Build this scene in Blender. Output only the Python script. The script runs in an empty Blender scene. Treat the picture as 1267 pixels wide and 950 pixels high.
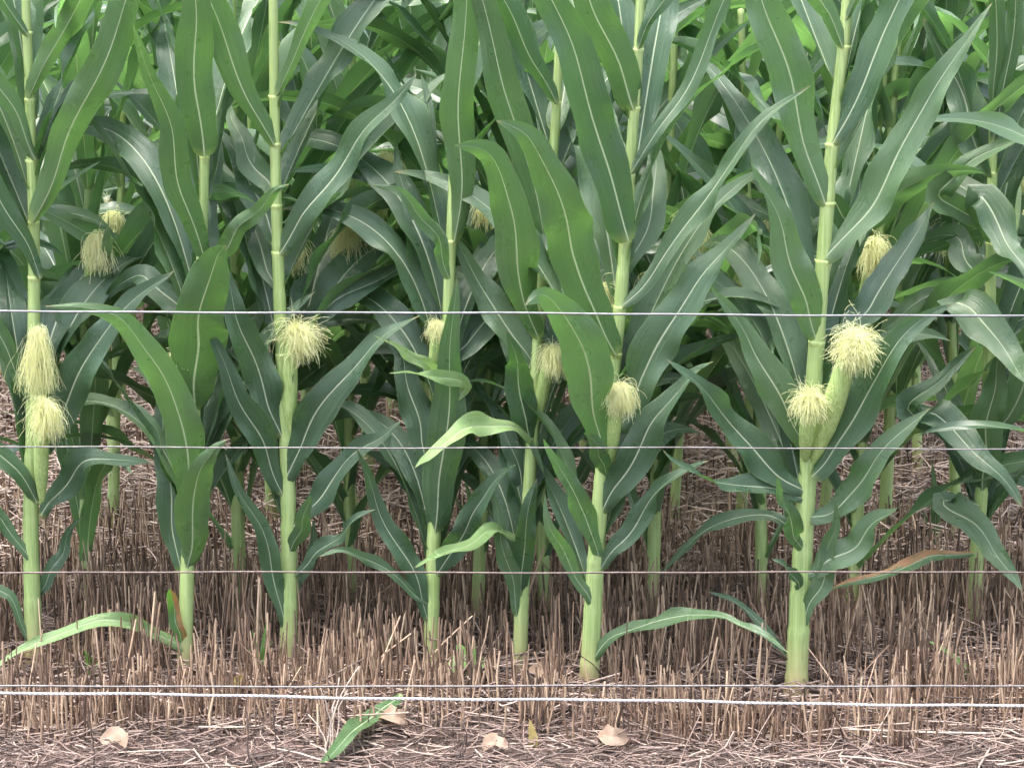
import bpy, math, random
import numpy as np
from mathutils import Vector

# ------------------------------------------------------------------ camera, sky, sun, exposure
SC = bpy.context.scene
COL = SC.collection
PW, PH, FPX = 1267.0, 950.0, 2940.0
CAM_H, PITCH = 1.35, math.radians(10.8)

cam_d = bpy.data.cameras.new("camera")
cam = bpy.data.objects.new("camera", cam_d)
COL.objects.link(cam)
cam_d.sensor_width = 36.0
cam_d.lens = 36.0 * FPX / PW
cam_d.clip_end = 600.0
cam.location = (0, 0, CAM_H)
cam.rotation_euler = (math.radians(90) - PITCH, 0, 0)
SC.camera = cam

SUN_EL, SUN_AZ = math.radians(76), math.radians(-110)     # azimuth clockwise from +Y
world = bpy.data.worlds.new("World")
SC.world = world
world.use_nodes = True
wn, wl = world.node_tree.nodes, world.node_tree.links
bg = wn["Background"]
sky = wn.new("ShaderNodeTexSky")
sky.sky_type = 'NISHITA'
sky.sun_disc = False
sky.sun_elevation = SUN_EL
sky.sun_rotation = SUN_AZ
sky.air_density = 1.0
sky.dust_density = 4.0
hs = wn.new("ShaderNodeHueSaturation")
hs.inputs["Saturation"].default_value = 0.64              # high thin overcast
wl.new(sky.outputs[0], hs.inputs["Color"])
wl.new(hs.outputs[0], bg.inputs[0])
bg.inputs[1].default_value = 0.15

sun_d = bpy.data.lights.new("sun", 'SUN')
sun_d.energy = 1.3
sun_d.angle = math.radians(30)
sun_d.color = (1.0, 0.965, 0.92)
sun = bpy.data.objects.new("sun", sun_d)
COL.objects.link(sun)
sd = Vector((math.sin(SUN_AZ) * math.cos(SUN_EL), math.cos(SUN_AZ) * math.cos(SUN_EL), math.sin(SUN_EL)))
sun.rotation_euler = sd.to_track_quat('Z', 'Y').to_euler()
sun.location = (0, 0, 10)

SC.view_settings.view_transform = 'Standard'
SC.view_settings.look = 'None'
SC.view_settings.gamma = 1.0
SC.view_settings.exposure = 2.5
SC.cycles.use_denoising = True
SC.cycles.max_bounces = 9
SC.cycles.diffuse_bounces = 6
SC.cycles.use_adaptive_sampling = True
SC.cycles.adaptive_threshold = 0.03
SC.cycles.caustics_reflective = False
SC.cycles.caustics_refractive = False
SC.cycles.glossy_bounces = 2
SC.cycles.transmission_bounces = 6
SC.cycles.transparent_max_bounces = 4

# ------------------------------------------------------------------ helpers
CP, SP = math.cos(PITCH), math.sin(PITCH)
CAMV = np.array([0, 0, CAM_H])


def at(px, py, Y):
    """world point on the vertical plane y = Y seen at photograph pixel px, py"""
    a, b = (px - PW / 2) / FPX, (PH / 2 - py) / FPX
    d = np.array([a, CP + b * SP, -SP + b * CP])
    return CAMV + d * (Y / d[1])


def ground_y(py):
    th = PITCH + math.atan((py - PH / 2) / FPX)
    return CAM_H / math.tan(th)


def gx(px, Y):
    """x on the ground at depth Y under photograph column px"""
    return (px - PW / 2) / FPX * (Y * CP + CAM_H * SP)


def unit(v):
    return v / np.maximum(np.linalg.norm(v, axis=-1, keepdims=True), 1e-9)


def link(name, data, parent=None):
    o = bpy.data.objects.new(name, data)
    COL.objects.link(o)
    if parent is not None:
        o.parent = parent
    return o


def tag(o, label=None, cat=None, group=None, kind=None):
    for k, v in (("label", label), ("category", cat), ("group", group), ("kind", kind)):
        if v:
            o[k] = v
    return o


def mesh_from(name, V, F, mat, uv=None, smooth=True, tint=None):
    me = bpy.data.meshes.new(name)
    V = np.asarray(V, dtype=np.float32)
    F = np.asarray(F, dtype=np.int32)
    nf, k = F.shape
    me.vertices.add(len(V))
    me.vertices.foreach_set("co", V.ravel())
    me.loops.add(nf * k)
    me.loops.foreach_set("vertex_index", F.ravel())
    me.polygons.add(nf)
    me.polygons.foreach_set("loop_start", np.arange(0, nf * k, k, dtype=np.int32))
    if smooth:
        me.polygons.foreach_set("use_smooth", np.ones(nf, dtype=bool))
    if uv is not None:
        l = me.uv_layers.new(name="UVMap")
        l.data.foreach_set("uv", np.asarray(uv, dtype=np.float32)[F.ravel()].ravel())
    if tint is not None:
        a = me.attributes.new("tint", 'FLOAT', 'POINT')
        a.data.foreach_set("value", np.asarray(tint, dtype=np.float32))
    me.materials.append(mat)
    me.update(calc_edges=True)
    me.validate()
    return me


def catmull(P, n):
    P = np.asarray(P, dtype=float)
    if len(P) == 2:
        t = np.linspace(0, 1, n)[:, None]
        return P[0] * (1 - t) + P[1] * t
    Q = np.vstack([2 * P[0] - P[1], P, 2 * P[-1] - P[-2]])
    out = []
    m = 24
    for i in range(len(P) - 1):
        p0, p1, p2, p3 = Q[i:i + 4]
        for t in np.linspace(0, 1, m, endpoint=False):
            out.append(0.5 * (2 * p1 + (p2 - p0) * t + (2 * p0 - 5 * p1 + 4 * p2 - p3) * t ** 2 + (3 * p1 - p0 - 3 * p2 + p3) * t ** 3))
    out.append(P[-1])
    out = np.array(out)
    s = np.concatenate([[0], np.cumsum(np.linalg.norm(np.diff(out, axis=0), axis=1))])
    q = np.linspace(0, s[-1], n)
    return np.stack([np.interp(q, s, out[:, k]) for k in range(out.shape[1])], 1)


def frames(C):
    T = unit(np.gradient(C, axis=0))
    ref = np.array([0.0, 1.0, 0.0]) if abs(T[0][1]) < 0.9 else np.array([1.0, 0, 0])
    A = unit(np.cross(T, ref))
    return T, A, np.cross(T, A)


def grid_faces(nr, nc, wrap=False):
    i, j = np.meshgrid(np.arange(nr - 1), np.arange(nc if wrap else nc - 1), indexing='ij')
    j2 = (j + 1) % nc
    return np.stack([i * nc + j, i * nc + j2, (i + 1) * nc + j2, (i + 1) * nc + j], -1).reshape(-1, 4)


def tube(C, R, sides=10, cap=True, ridge=None):
    C = np.asarray(C, float)
    n = len(C)
    T, A, B = frames(C)
    ang = np.linspace(0, 2 * np.pi, sides, endpoint=False)
    R = np.broadcast_to(np.asarray(R, float).reshape(-1, 1), (n, 1))
    rr = R * (np.ones((1, sides)) if ridge is None else ridge)
    V = (C[:, None] + A[:, None] * (np.cos(ang)[None, :, None] * rr[..., None])
         + B[:, None] * (np.sin(ang)[None, :, None] * rr[..., None])).reshape(-1, 3)
    F = grid_faces(n, sides, True)
    s = np.concatenate([[0], np.cumsum(np.linalg.norm(np.diff(C, axis=0), axis=1))])
    uv = np.stack([np.tile(np.abs(ang / np.pi - 1), n), np.repeat(s, sides)], 1)
    if cap:
        V = np.vstack([V, C[-1] + T[-1] * R[-1] * 0.3])
        k = len(V) - 1
        b = (n - 1) * sides
        cf = [[b + j, b + (j + 1) % sides, k, k] for j in range(sides)]
        uv = np.vstack([uv, [0.5, s[-1]]])
        F4 = F.tolist()
        return V, F4, uv, cf
    return V, F.tolist(), uv, []


def tube_mesh(name, C, R, mat, sides=10, ridge=None):
    V, F, uv, cf = tube(C, R, sides, True, ridge)
    me = bpy.data.meshes.new(name)
    faces = [tuple(f) for f in F] + [tuple(f[:3]) for f in cf]
    me.from_pydata([tuple(v) for v in V], [], faces)
    l = me.uv_layers.new(name="UVMap")
    idx = np.concatenate([np.array(F).ravel(), np.array([f[:3] for f in cf]).ravel()]).astype(int)
    l.data.foreach_set("uv", uv[idx].astype(np.float32).ravel())
    me.polygons.foreach_set("use_smooth", [True] * len(faces))
    me.materials.append(mat)
    me.update()
    return me


# ------------------------------------------------------------------ materials
def new_mat(name):
    m = bpy.data.materials.new(name)
    m.use_nodes = True
    nt = m.node_tree
    return m, nt.nodes, nt.links, nt.nodes["Principled BSDF"], nt.nodes["Material Output"]


class NB:
    """tiny node builder"""
    def __init__(s, n, l):
        s.n, s.l = n, l

    def put(s, sock, v):
        if isinstance(v, bpy.types.NodeSocket):
            s.l.new(v, sock)
        else:
            sock.default_value = v

    def math(s, op, a, b=0.0, clamp=False):
        x = s.n.new("ShaderNodeMath"); x.operation = op; x.use_clamp = clamp
        s.put(x.inputs[0], a); s.put(x.inputs[1], b)
        return x.outputs[0]

    def ramp(s, v, lo, hi, a=0.0, b=1.0):
        x = s.n.new("ShaderNodeMapRange"); x.interpolation_type = 'SMOOTHSTEP'
        s.put(x.inputs["Value"], v); s.put(x.inputs["From Min"], lo); s.put(x.inputs["From Max"], hi)
        s.put(x.inputs["To Min"], a); s.put(x.inputs["To Max"], b)
        return x.outputs[0]

    def mix(s, f, a, b, mode='MIX'):
        x = s.n.new("ShaderNodeMix"); x.data_type = 'RGBA'; x.blend_type = mode
        s.put(x.inputs[0], f)
        for k, v in ((6, a), (7, b)):
            s.put(x.inputs[k], v if isinstance(v, bpy.types.NodeSocket) else (*v, 1.0))
        return x.outputs[2]

    def noise(s, vec, scale, detail=3.0, rough=0.5, w=None):
        x = s.n.new("ShaderNodeTexNoise")
        if w is not None:
            a = s.n.new("ShaderNodeVectorMath"); a.operation = 'ADD'
            s.l.new(vec, a.inputs[0]); s.l.new(w, a.inputs[1]); vec = a.outputs[0]
        if vec is not None:
            s.l.new(vec, x.inputs["Vector"])
        x.inputs["Scale"].default_value = scale
        x.inputs["Detail"].default_value = detail
        x.inputs["Roughness"].default_value = rough
        return x.outputs[0]

    def mapping(s, vec, scale):
        x = s.n.new("ShaderNodeMapping")
        s.l.new(vec, x.inputs["Vector"]); x.inputs["Scale"].default_value = scale
        return x.outputs[0]

    def bump(s, h, strength, dist):
        x = s.n.new("ShaderNodeBump")
        x.inputs["Strength"].default_value = strength; x.inputs["Distance"].default_value = dist
        s.l.new(h, x.inputs["Height"])
        return x.outputs[0]


def leaf_material(name, dark, light, trans, tfac=0.33, rough=0.33, dry=0.0, spec=0.75, lite=False):
    m, n, l, P, out = new_mat(name)
    b = NB(n, l)
    uvn = n.new("ShaderNodeUVMap"); uvn.uv_map = "UVMap"
    sep = n.new("ShaderNodeSeparateXYZ"); l.new(uvn.outputs[0], sep.inputs[0])
    u, v = sep.outputs[0], sep.outputs[1]
    info = n.new("ShaderNodeObjectInfo")
    rnd = info.outputs["Random"]
    seed = b.math('MULTIPLY', rnd, 37.0)
    tc = n.new("ShaderNodeTexCoord").outputs["Object"]
    big = b.noise(tc, 9.0, 2.0, 0.5, seed)
    streak = b.noise(b.mapping(uvn.outputs[0], (38, 1.6, 1)), 1.0, 3.0, 0.6, seed)
    fine = streak if lite else b.noise(b.mapping(uvn.outputs[0], (120, 1.2, 1)), 1.0, 1.0, 0.5, seed)
    f = b.math('ADD', b.math('MULTIPLY', big, 0.55), b.math('MULTIPLY', streak, 0.45))
    f = b.math('ADD', f, b.math('MULTIPLY', b.math('SUBTRACT', rnd, 0.5), 0.45))
    col = b.mix(b.ramp(f, 0.3, 0.78), dark, light)
    col = b.mix(b.ramp(fine, 0.42, 0.72, 0.0, 0.34), col, tuple(c * 1.25 for c in light))
    # midrib, wide at the collar and thin at the tip
    du = b.math('ABSOLUTE', b.math('SUBTRACT', u, 0.5))
    wid = b.math('SUBTRACT', 0.040, b.math('MULTIPLY', v, 0.030))
    rib = b.ramp(du, wid, b.math('MULTIPLY', wid, 0.25))
    # pale flush beside the midrib at the base, collar
    col = b.mix(b.ramp(v, 0.035, 0.0, 0.0, 0.55), col, (0.34, 0.42, 0.13))
    edge = b.ramp(du, 0.478, 0.5, 0.0, 0.45)
    col = b.mix(edge, col, (0.22, 0.32, 0.12))
    if not lite:
      spots = b.ramp(b.noise(tc, 210.0, 1.0, 0.5, seed), 0.77, 0.80, 0.0, 0.55)
      spots = b.math('MULTIPLY', spots, b.ramp(b.noise(tc, 14.0, 1.0, 0.5, seed), 0.56, 0.66))
      col = b.mix(spots, col, (0.42, 0.46, 0.30))
    if dry > 0:
        dn = b.noise(tc, 16.0, 3.0, 0.6, seed)
        de = b.math('ADD', u, b.math('MULTIPLY', b.math('SUBTRACT', dn, 0.5), 0.5))
        dm = b.math('MULTIPLY', b.math('MULTIPLY', b.ramp(de, 0.50, 0.66), b.ramp(b.noise(tc, 60.0, 3.0, 0.6, seed), 0.3, 0.55, 0.45, 1.0)), dry)
        col = b.mix(dm, col, (0.40, 0.21, 0.095))
    elif not lite:
        # browned tips
        dn = b.noise(tc, 30.0, 2.0, 0.6, seed)
        tip = b.ramp(b.math('ADD', v, b.math('MULTIPLY', dn, 0.08)), 1.0, 1.05, 0.0, 0.7)
        col = b.mix(tip, col, (0.34, 0.24, 0.10))
    base = b.mix(rib, col, (0.50, 0.57, 0.38))
    l.new(base, P.inputs["Base Color"])
    P.inputs["Roughness"].default_value = rough
    if not lite:
        rr = b.noise(tc, 22.0, 2.0, 0.6, seed)
        l.new(b.ramp(rr, 0.3, 0.7, rough - 0.07, rough + 0.10), P.inputs["Roughness"])
    P.inputs["Specular IOR Level"].default_value = spec
    hgt = b.math('ADD', b.math('MULTIPLY', fine, 0.6), b.math('MULTIPLY', streak, 1.0))
    nrm = b.bump(hgt, 0.5, 0.003)
    if not lite:
        l.new(nrm, P.inputs["Normal"])
    tr = n.new("ShaderNodeBsdfTranslucent")
    tcol = b.mix(b.ramp(f, 0.3, 0.75), trans, tuple(min(1, c * 1.35) for c in trans))
    tcol = b.mix(rib, tcol, (0.22, 0.33, 0.10))
    if dry > 0:
        tcol = b.mix(dm, tcol, (0.30, 0.13, 0.04))
    l.new(tcol, tr.inputs["Color"])
    ms = n.new("ShaderNodeMixShader")
    ms.inputs[0].default_value = tfac
    l.new(P.outputs[0], ms.inputs[1]); l.new(tr.outputs[0], ms.inputs[2])
    l.new(ms.outputs[0], out.inputs["Surface"])
    return m


M_BACK = leaf_material("corn_leaf_far", (0.052, 0.102, 0.058), (0.118, 0.182, 0.098), (0.14, 0.30, 0.07), 0.38, lite=True)  # back-row leaf copy, extra brightness put into its paler, more translucent colour
M_LEAF = leaf_material("corn_leaf", (0.044, 0.092, 0.050), (0.104, 0.170, 0.086), (0.09, 0.22, 0.04))
M_FRESH = leaf_material("corn_leaf_fresh", (0.056, 0.114, 0.046), (0.104, 0.178, 0.074), (0.10, 0.23, 0.045), 0.30)
M_PALE = leaf_material("corn_leaf_pale", (0.15, 0.25, 0.09), (0.24, 0.35, 0.145), (0.24, 0.42, 0.10), 0.3)
M_DRYEDGE = leaf_material("corn_leaf_scorched", (0.050, 0.110, 0.045), (0.09, 0.17, 0.06), (0.13, 0.34, 0.035), 0.3, dry=1.0)


def stalk_material():
    m, n, l, P, out = new_mat("corn_stalk")
    b = NB(n, l)
    uvn = n.new("ShaderNodeUVMap"); uvn.uv_map = "UVMap"
    sep = n.new("ShaderNodeSeparateXYZ"); l.new(uvn.outputs[0], sep.inputs[0])
    info = n.new("ShaderNodeObjectInfo")
    seed = b.math('MULTIPLY', info.outputs["Random"], 19.0)
    tc = n.new("ShaderNodeTexCoord").outputs["Object"]
    st = b.noise(b.mapping(tc, (260, 260, 5)), 1.0, 2.0, 0.6, seed)
    bg_ = b.noise(tc, 12.0, 2.0, 0.5, seed)
    col = b.mix(b.ramp(st, 0.35, 0.7), (0.22, 0.31, 0.10), (0.33, 0.42, 0.165))
    col = b.mix(b.ramp(bg_, 0.45, 0.7, 0.0, 0.6), col, (0.30, 0.38, 0.15))
    # yellowed, then reddish foot of the stalk (s is metres from the ground)
    s = b.math('ADD', sep.outputs[1], b.math('MULTIPLY', b.math('SUBTRACT', bg_, 0.5), 0.10))
    col = b.mix(b.ramp(s, 0.14, 0.03, 0.0, 0.75), col, (0.40, 0.38, 0.17))
    col = b.mix(b.ramp(s, 0.075, 0.0, 0.0, 0.8), col, (0.26, 0.15, 0.085))
    blot = b.noise(b.mapping(tc, (70, 70, 14)), 1.0, 3.0, 0.65, seed)
    col = b.mix(b.ramp(blot, 0.58, 0.75, 0.0, 0.55), col, (0.16, 0.20, 0.075))
    l.new(col, P.inputs["Base Color"])
    P.inputs["Roughness"].default_value = 0.5
    l.new(b.bump(st, 0.3, 0.001), P.inputs["Normal"])
    P.inputs["Subsurface Weight"].default_value = 0.0
    return m


M_STALK = stalk_material()


def simple_fibre(name, c1, c2, rough=0.6, trans=None, scale=(300, 300, 8), tfac=0.4):
    m, n, l, P, out = new_mat(name)
    b = NB(n, l)
    tc = n.new("ShaderNodeTexCoord").outputs["Object"]
    info = n.new("ShaderNodeObjectInfo")
    seed = b.math('MULTIPLY', info.outputs["Random"], 19.0)
    st = b.noise(b.mapping(tc, scale), 1.0, 2.0, 0.6, seed)
    l.new(b.mix(b.ramp(st, 0.3, 0.7), c1, c2), P.inputs["Base Color"])
    P.inputs["Roughness"].default_value = rough
    l.new(b.bump(st, 0.25, 0.001), P.inputs["Normal"])
    if trans:
        tr = n.new("ShaderNodeBsdfTranslucent"); tr.inputs["Color"].default_value = (*trans, 1)
        ms = n.new("ShaderNodeMixShader"); ms.inputs[0].default_value = tfac
        l.new(P.outputs[0], ms.inputs[1]); l.new(tr.outputs[0], ms.inputs[2])
        l.new(ms.outputs[0], out.inputs["Surface"])
    return m


M_HUSK = simple_fibre("ear_husk", (0.24, 0.35, 0.10), (0.40, 0.50, 0.19))
M_SILK = simple_fibre("ear_silk", (0.84, 0.87, 0.54), (0.91, 0.92, 0.66), 0.45, (0.95, 0.94, 0.62), (60, 60, 60), 0.6)
M_COLLAR = simple_fibre("leaf_collar", (0.30, 0.38, 0.13), (0.38, 0.45, 0.17), 0.5)
M_DRY = simple_fibre("dry_leaf", (0.25, 0.17, 0.12), (0.37, 0.27, 0.20), 0.7, (0.4, 0.25, 0.12), (40, 40, 40))
M_YELLOW = simple_fibre("yellow_leaf", (0.36, 0.27, 0.09), (0.46, 0.36, 0.15), 0.6, (0.5, 0.4, 0.1), (40, 40, 40))
M_WEED = simple_fibre("weed_leaf", (0.13, 0.23, 0.07), (0.2, 0.33, 0.11), 0.5, (0.2, 0.42, 0.06), (40, 40, 40))
M_DARKSTEM = simple_fibre("dark_stem", (0.05, 0.035, 0.03), (0.09, 0.06, 0.05), 0.8)
M_PALESTEM = simple_fibre("pale_stem", (0.42, 0.33, 0.27), (0.55, 0.45, 0.38), 0.7)


def straw_material(name, dark, mid, light, rough=0.65):
    m, n, l, P, out = new_mat(name)
    b = NB(n, l)
    a = n.new("ShaderNodeAttribute"); a.attribute_name = "tint"
    tc = n.new("ShaderNodeTexCoord").outputs["Object"]
    ns = b.noise(tc, 60.0, 3.0, 0.6)
    f = b.math('ADD', b.math('MULTIPLY', a.outputs["Fac"], 0.8), b.math('MULTIPLY', b.math('SUBTRACT', ns, 0.5), 0.6))
    c = b.mix(b.ramp(f, 0.0, 0.45), dark, mid)
    c = b.mix(b.ramp(f, 0.4, 0.85), c, light)
    l.new(c, P.inputs["Base Color"])
    P.inputs["Roughness"].default_value = rough
    return m


M_STUBBLE = straw_material("stubble_straw", (0.068, 0.042, 0.029), (0.218, 0.138, 0.090), (0.48, 0.345, 0.235))
M_LITTER = straw_material("litter_straw", (0.055, 0.037, 0.031), (0.168, 0.116, 0.094), (0.41, 0.315, 0.26))


def soil_material():
    m, n, l, P, out = new_mat("soil")
    b = NB(n, l)
    tc = n.new("ShaderNodeTexCoord").outputs["Object"]
    n1 = b.noise(tc, 6.0, 5.0, 0.6)
    n2 = b.noise(tc, 70.0, 4.0, 0.65)
    n3 = b.noise(b.mapping(tc, (160, 40, 40)), 1.0, 3.0, 0.6)
    c = b.mix(b.ramp(n1, 0.3, 0.7), (0.034, 0.023, 0.021), (0.080, 0.054, 0.046))
    c = b.mix(b.ramp(n2, 0.5, 0.75, 0.0, 0.7), c, (0.19, 0.135, 0.115))
    c = b.mix(b.ramp(n3, 0.58, 0.7, 0.0, 0.6), c, (0.27, 0.19, 0.16))
    l.new(c, P.inputs["Base Color"])
    P.inputs["Roughness"].default_value = 0.9
    P.inputs["Specular IOR Level"].default_value = 0.2
    h = b.math('ADD', n2, n3)
    l.new(b.bump(h, 0.9, 0.012), P.inputs["Normal"])
    return m


def wire_material(name, c1, c2, metal, rough, scale=(90, 400, 400)):
    m, n, l, P, out = new_mat(name)
    b = NB(n, l)
    tc = n.new("ShaderNodeTexCoord").outputs["Object"]
    ns = b.noise(b.mapping(tc, scale), 1.0, 3.0, 0.6)
    l.new(b.mix(b.ramp(ns, 0.35, 0.65), c1, c2), P.inputs["Base Color"])
    P.inputs["Metallic"].default_value = metal
    P.inputs["Roughness"].default_value = rough
    return m


# ------------------------------------------------------------------ the ground
R = random.Random(11)
G = np.random.default_rng(7)


def hfield(x, y):
    return (0.010 * np.sin(x * 5.1 + y * 2.3) + 0.008 * np.sin(y * 9.7 - x * 3.1) + 0.006 * np.sin(x * 17.0 + 1.3) * np.sin(y * 14.0))


xs = np.concatenate([[-300, -80, -25, -10, -6], np.arange(-4.5, 4.51, 0.06), [6, 10, 25, 80, 300]])
ys = np.concatenate([[-60, -15, -4, 0, 2], np.arange(2.8, 13.0, 0.06), [15, 20, 40, 100, 400]])
XX, YY = np.meshgrid(xs, ys, indexing='xy')
ZZ = np.where((np.abs(XX) < 5) & (YY > 2.5) & (YY < 13), hfield(XX, YY), 0.0)
V = np.stack([XX, YY, ZZ], -1).reshape(-1, 3)
ground = link("ground", mesh_from("ground", V, grid_faces(len(ys), len(xs)), soil_material()))
tag(ground, "dark brown soil of the field under stubble and straw", kind="structure")


def strands(paths, radii, tints, sides=4):
    """many thin tubes in one mesh; paths: (k, n, 3)"""
    P = np.asarray(paths)
    k, n, _ = P.shape
    T = unit(np.gradient(P, axis=1))
    ref = np.where(np.abs(T[..., 2:3]) > 0.8, np.array([1.0, 0.2, 0]), np.array([0.1, 0.0, 1.0]))
    A = unit(np.cross(T, ref)); B = np.cross(T, A)
    ang = np.linspace(0, 2 * np.pi, sides, endpoint=False)
    r = np.asarray(radii).reshape(k, -1, 1, 1) if np.ndim(radii) == 2 else np.asarray(radii).reshape(k, 1, 1, 1)
    Vv = P[:, :, None] + r * (A[:, :, None] * np.cos(ang)[None, None, :, None] + B[:, :, None] * np.sin(ang)[None, None, :, None])
    F1 = grid_faces(n, sides, True)
    F = (F1[None] + (np.arange(k) * n * sides)[:, None, None]).reshape(-1, 4)
    t = np.repeat(np.asarray(tints), n * sides)
    return Vv.reshape(-1, 3), F, t


def half_w(Y):
    return Y * 0.235 + 0.35


FEET = [(gx(a, ground_y(b)), ground_y(b)) for a, b in ((42, 815), (229, 828), (357, 822), (533, 828), (643, 832), (728, 857), (985, 858))]


# standing wheat stubble: drilled in lines that run with the corn rows
def stubble():
    base, hgt, lean, rad, tint = [], [], [], [], []
    y = 3.87
    k = 0
    while y < 9.6:
        near = y < 5.6
        dens = 330 if y < 4.1 else 430 if y < 4.9 else (330 if near else 150)
        hw = half_w(y)
        m = int(2 * hw * dens)
        x = G.uniform(-hw, hw, m)
        clump = -0.12 + 1.15 * np.sin(x * 13 + k * 2.1) * 0.5 + np.sin(x * 31 + k * 5.7) * 0.35 + np.sin(x * 5.3 - k) * 0.4
        keep = G.uniform(-1.35, 0.7, m) < clump
        x = x[keep]
        for fx, fy in FEET:                      # the planter's slot is bare round each front stalk
            if abs(fy - y) < 0.16:
                x = x[np.abs(x - fx) > (0.045 if y < fy else 0.025)]
        m = len(x)
        yy = y + G.normal(0, 0.030, m) + 0.02 * np.sin(x * 7 + k)
        base.append(np.stack([x, yy, hfield(x, yy) - 0.005], 1))
        h = G.normal(0.122, 0.026, m) * (0.68 + 0.34 * np.clip((y - 3.87) / 0.25, 0, 1))
        h = h * (0.92 + 0.16 * np.sin(x * 9.0 + 3.1 * k) * np.sin(x * 4.1 + y * 7.0) + 0.10 * np.sin(x * 23.0 + k))
        short = G.random(m) < 0.22
        h[short] *= G.uniform(0.3, 0.7, short.sum())
        hgt.append(np.clip(h, 0.025, 0.19) * (1 - 0.45 * min(1, max(0, (y - 4.8) / 0.6))))
        ln = G.normal(0, 0.085, (m, 2))
        wild = G.random(m) < 0.06
        ln[wild] *= 4.5
        lean.append(ln)
        rad.append(G.uniform(0.0010, 0.0022, m) * (1.0 if near else 1.35))
        tint.append(np.clip(G.normal(0.5, 0.33, m), 0, 1))
        y += (0.055 if y < 4.06 else 0.100) + G.uniform(-0.012, 0.012)
        k += 1
    Bp, h, ln, rd, tn = map(np.concatenate, (base, hgt, lean, rad, tint))
    n = 4
    t = np.linspace(0, 1, n)
    P = Bp[:, None] + np.stack([ln[:, :1] * h[:, None] * t ** 1.3, ln[:, 1:] * h[:, None] * t ** 1.3, h[:, None] * t + 0 * t], -1)
    P[:, 1:3, :2] += G.normal(0, 0.0016, (len(h), 2, 2))
    rr = rd[:, None] * np.array([1.25, 1.0, 1.0, 0.92])[None]
    return strands(P, rr, tn, 4)


V, F, t = stubble()
o = link("wheat_stubble", mesh_from("wheat_stubble", V, F, M_STUBBLE, tint=t))
tag(o, "standing brown cut wheat stubble covering the ground around the corn", "stubble", kind="stuff")


def litter(n, y0, y1, zmax, lmin, lmax, flat=0.12, rmul=1.0, pale=0.55):
    y = G.uniform(y0, y1, n)
    x = G.uniform(-1, 1, n) * half_w(y)
    L = G.uniform(lmin, lmax, n) * G.uniform(0.5, 1, n)
    az = G.uniform(0, np.pi, n)
    az = np.where(G.random(n) < 0.5, G.normal(0, 0.5, n), az)
    tilt = G.normal(0, flat, n)
    z = hfield(x, y) + 0.003 + G.random(n) ** 2 * zmax + np.abs(np.sin(tilt)) * L * 0.5
    d = np.stack([np.cos(az) * np.cos(tilt), np.sin(az) * np.cos(tilt), np.sin(tilt)], 1)
    c = np.stack([x, y, z], 1)
    s = np.linspace(-0.5, 0.5, 4)
    P = c[:, None] + d[:, None] * (s[None, :, None] * L[:, None, None])
    bend = G.normal(0, 0.06, (n, 1, 3)) * L[:, None, None] * np.array([1, 1, 0.4])
    P = P + bend * ((2 * s) ** 2)[None, :, None]
    P[..., 2] = np.maximum(P[..., 2], hfield(P[..., 0], P[..., 1]) + 0.0015)
    return strands(P, G.uniform(0.0008, 0.0020, n) * rmul, np.clip(G.normal(pale, 0.24, n), 0, 1.2), 4)


parts = [litter(10000, 3.25, 4.05, 0.018, 0.010, 0.085, 0.20, 0.8, 0.40), litter(420, 3.25, 3.95, 0.02, 0.06, 0.2, 0.12, 0.9), litter(10000, 3.95, 5.6, 0.03, 0.03, 0.16, 0.2),
         litter(30000, 4.8, 9.8, 0.09, 0.03, 0.13, 0.25, 1.05, 1.0), litter(150, 3.3, 4.3, 0.03, 0.10, 0.32, 0.22, 0.9)]
off = 0
VV, FF, TT = [], [], []
for v, f, t in parts:
    VV.append(v); FF.append(f + off); TT.append(t); off += len(v)
o = link("straw_litter", mesh_from("straw_litter", np.vstack(VV), np.vstack(FF), M_LITTER, tint=np.concatenate(TT)))
tag(o, "loose pale cut straw lying matted on the soil", "straw", kind="stuff")

# ------------------------------------------------------------------ corn: leaves, stalks, ears
US = np.array([-1, -0.78, -0.5, -0.22, -0.07, 0, 0.07, 0.22, 0.5, 0.78, 1.0])


TL = np.concatenate([[0, 0.006, 0.016, 0.032, 0.055], np.linspace(0.085, 1, 27)])


def resample(A):
    x = np.linspace(0, 1, len(A))
    return np.stack([np.interp(TL, x, A[:, k]) for k in range(A.shape[1])], 1)


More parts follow.
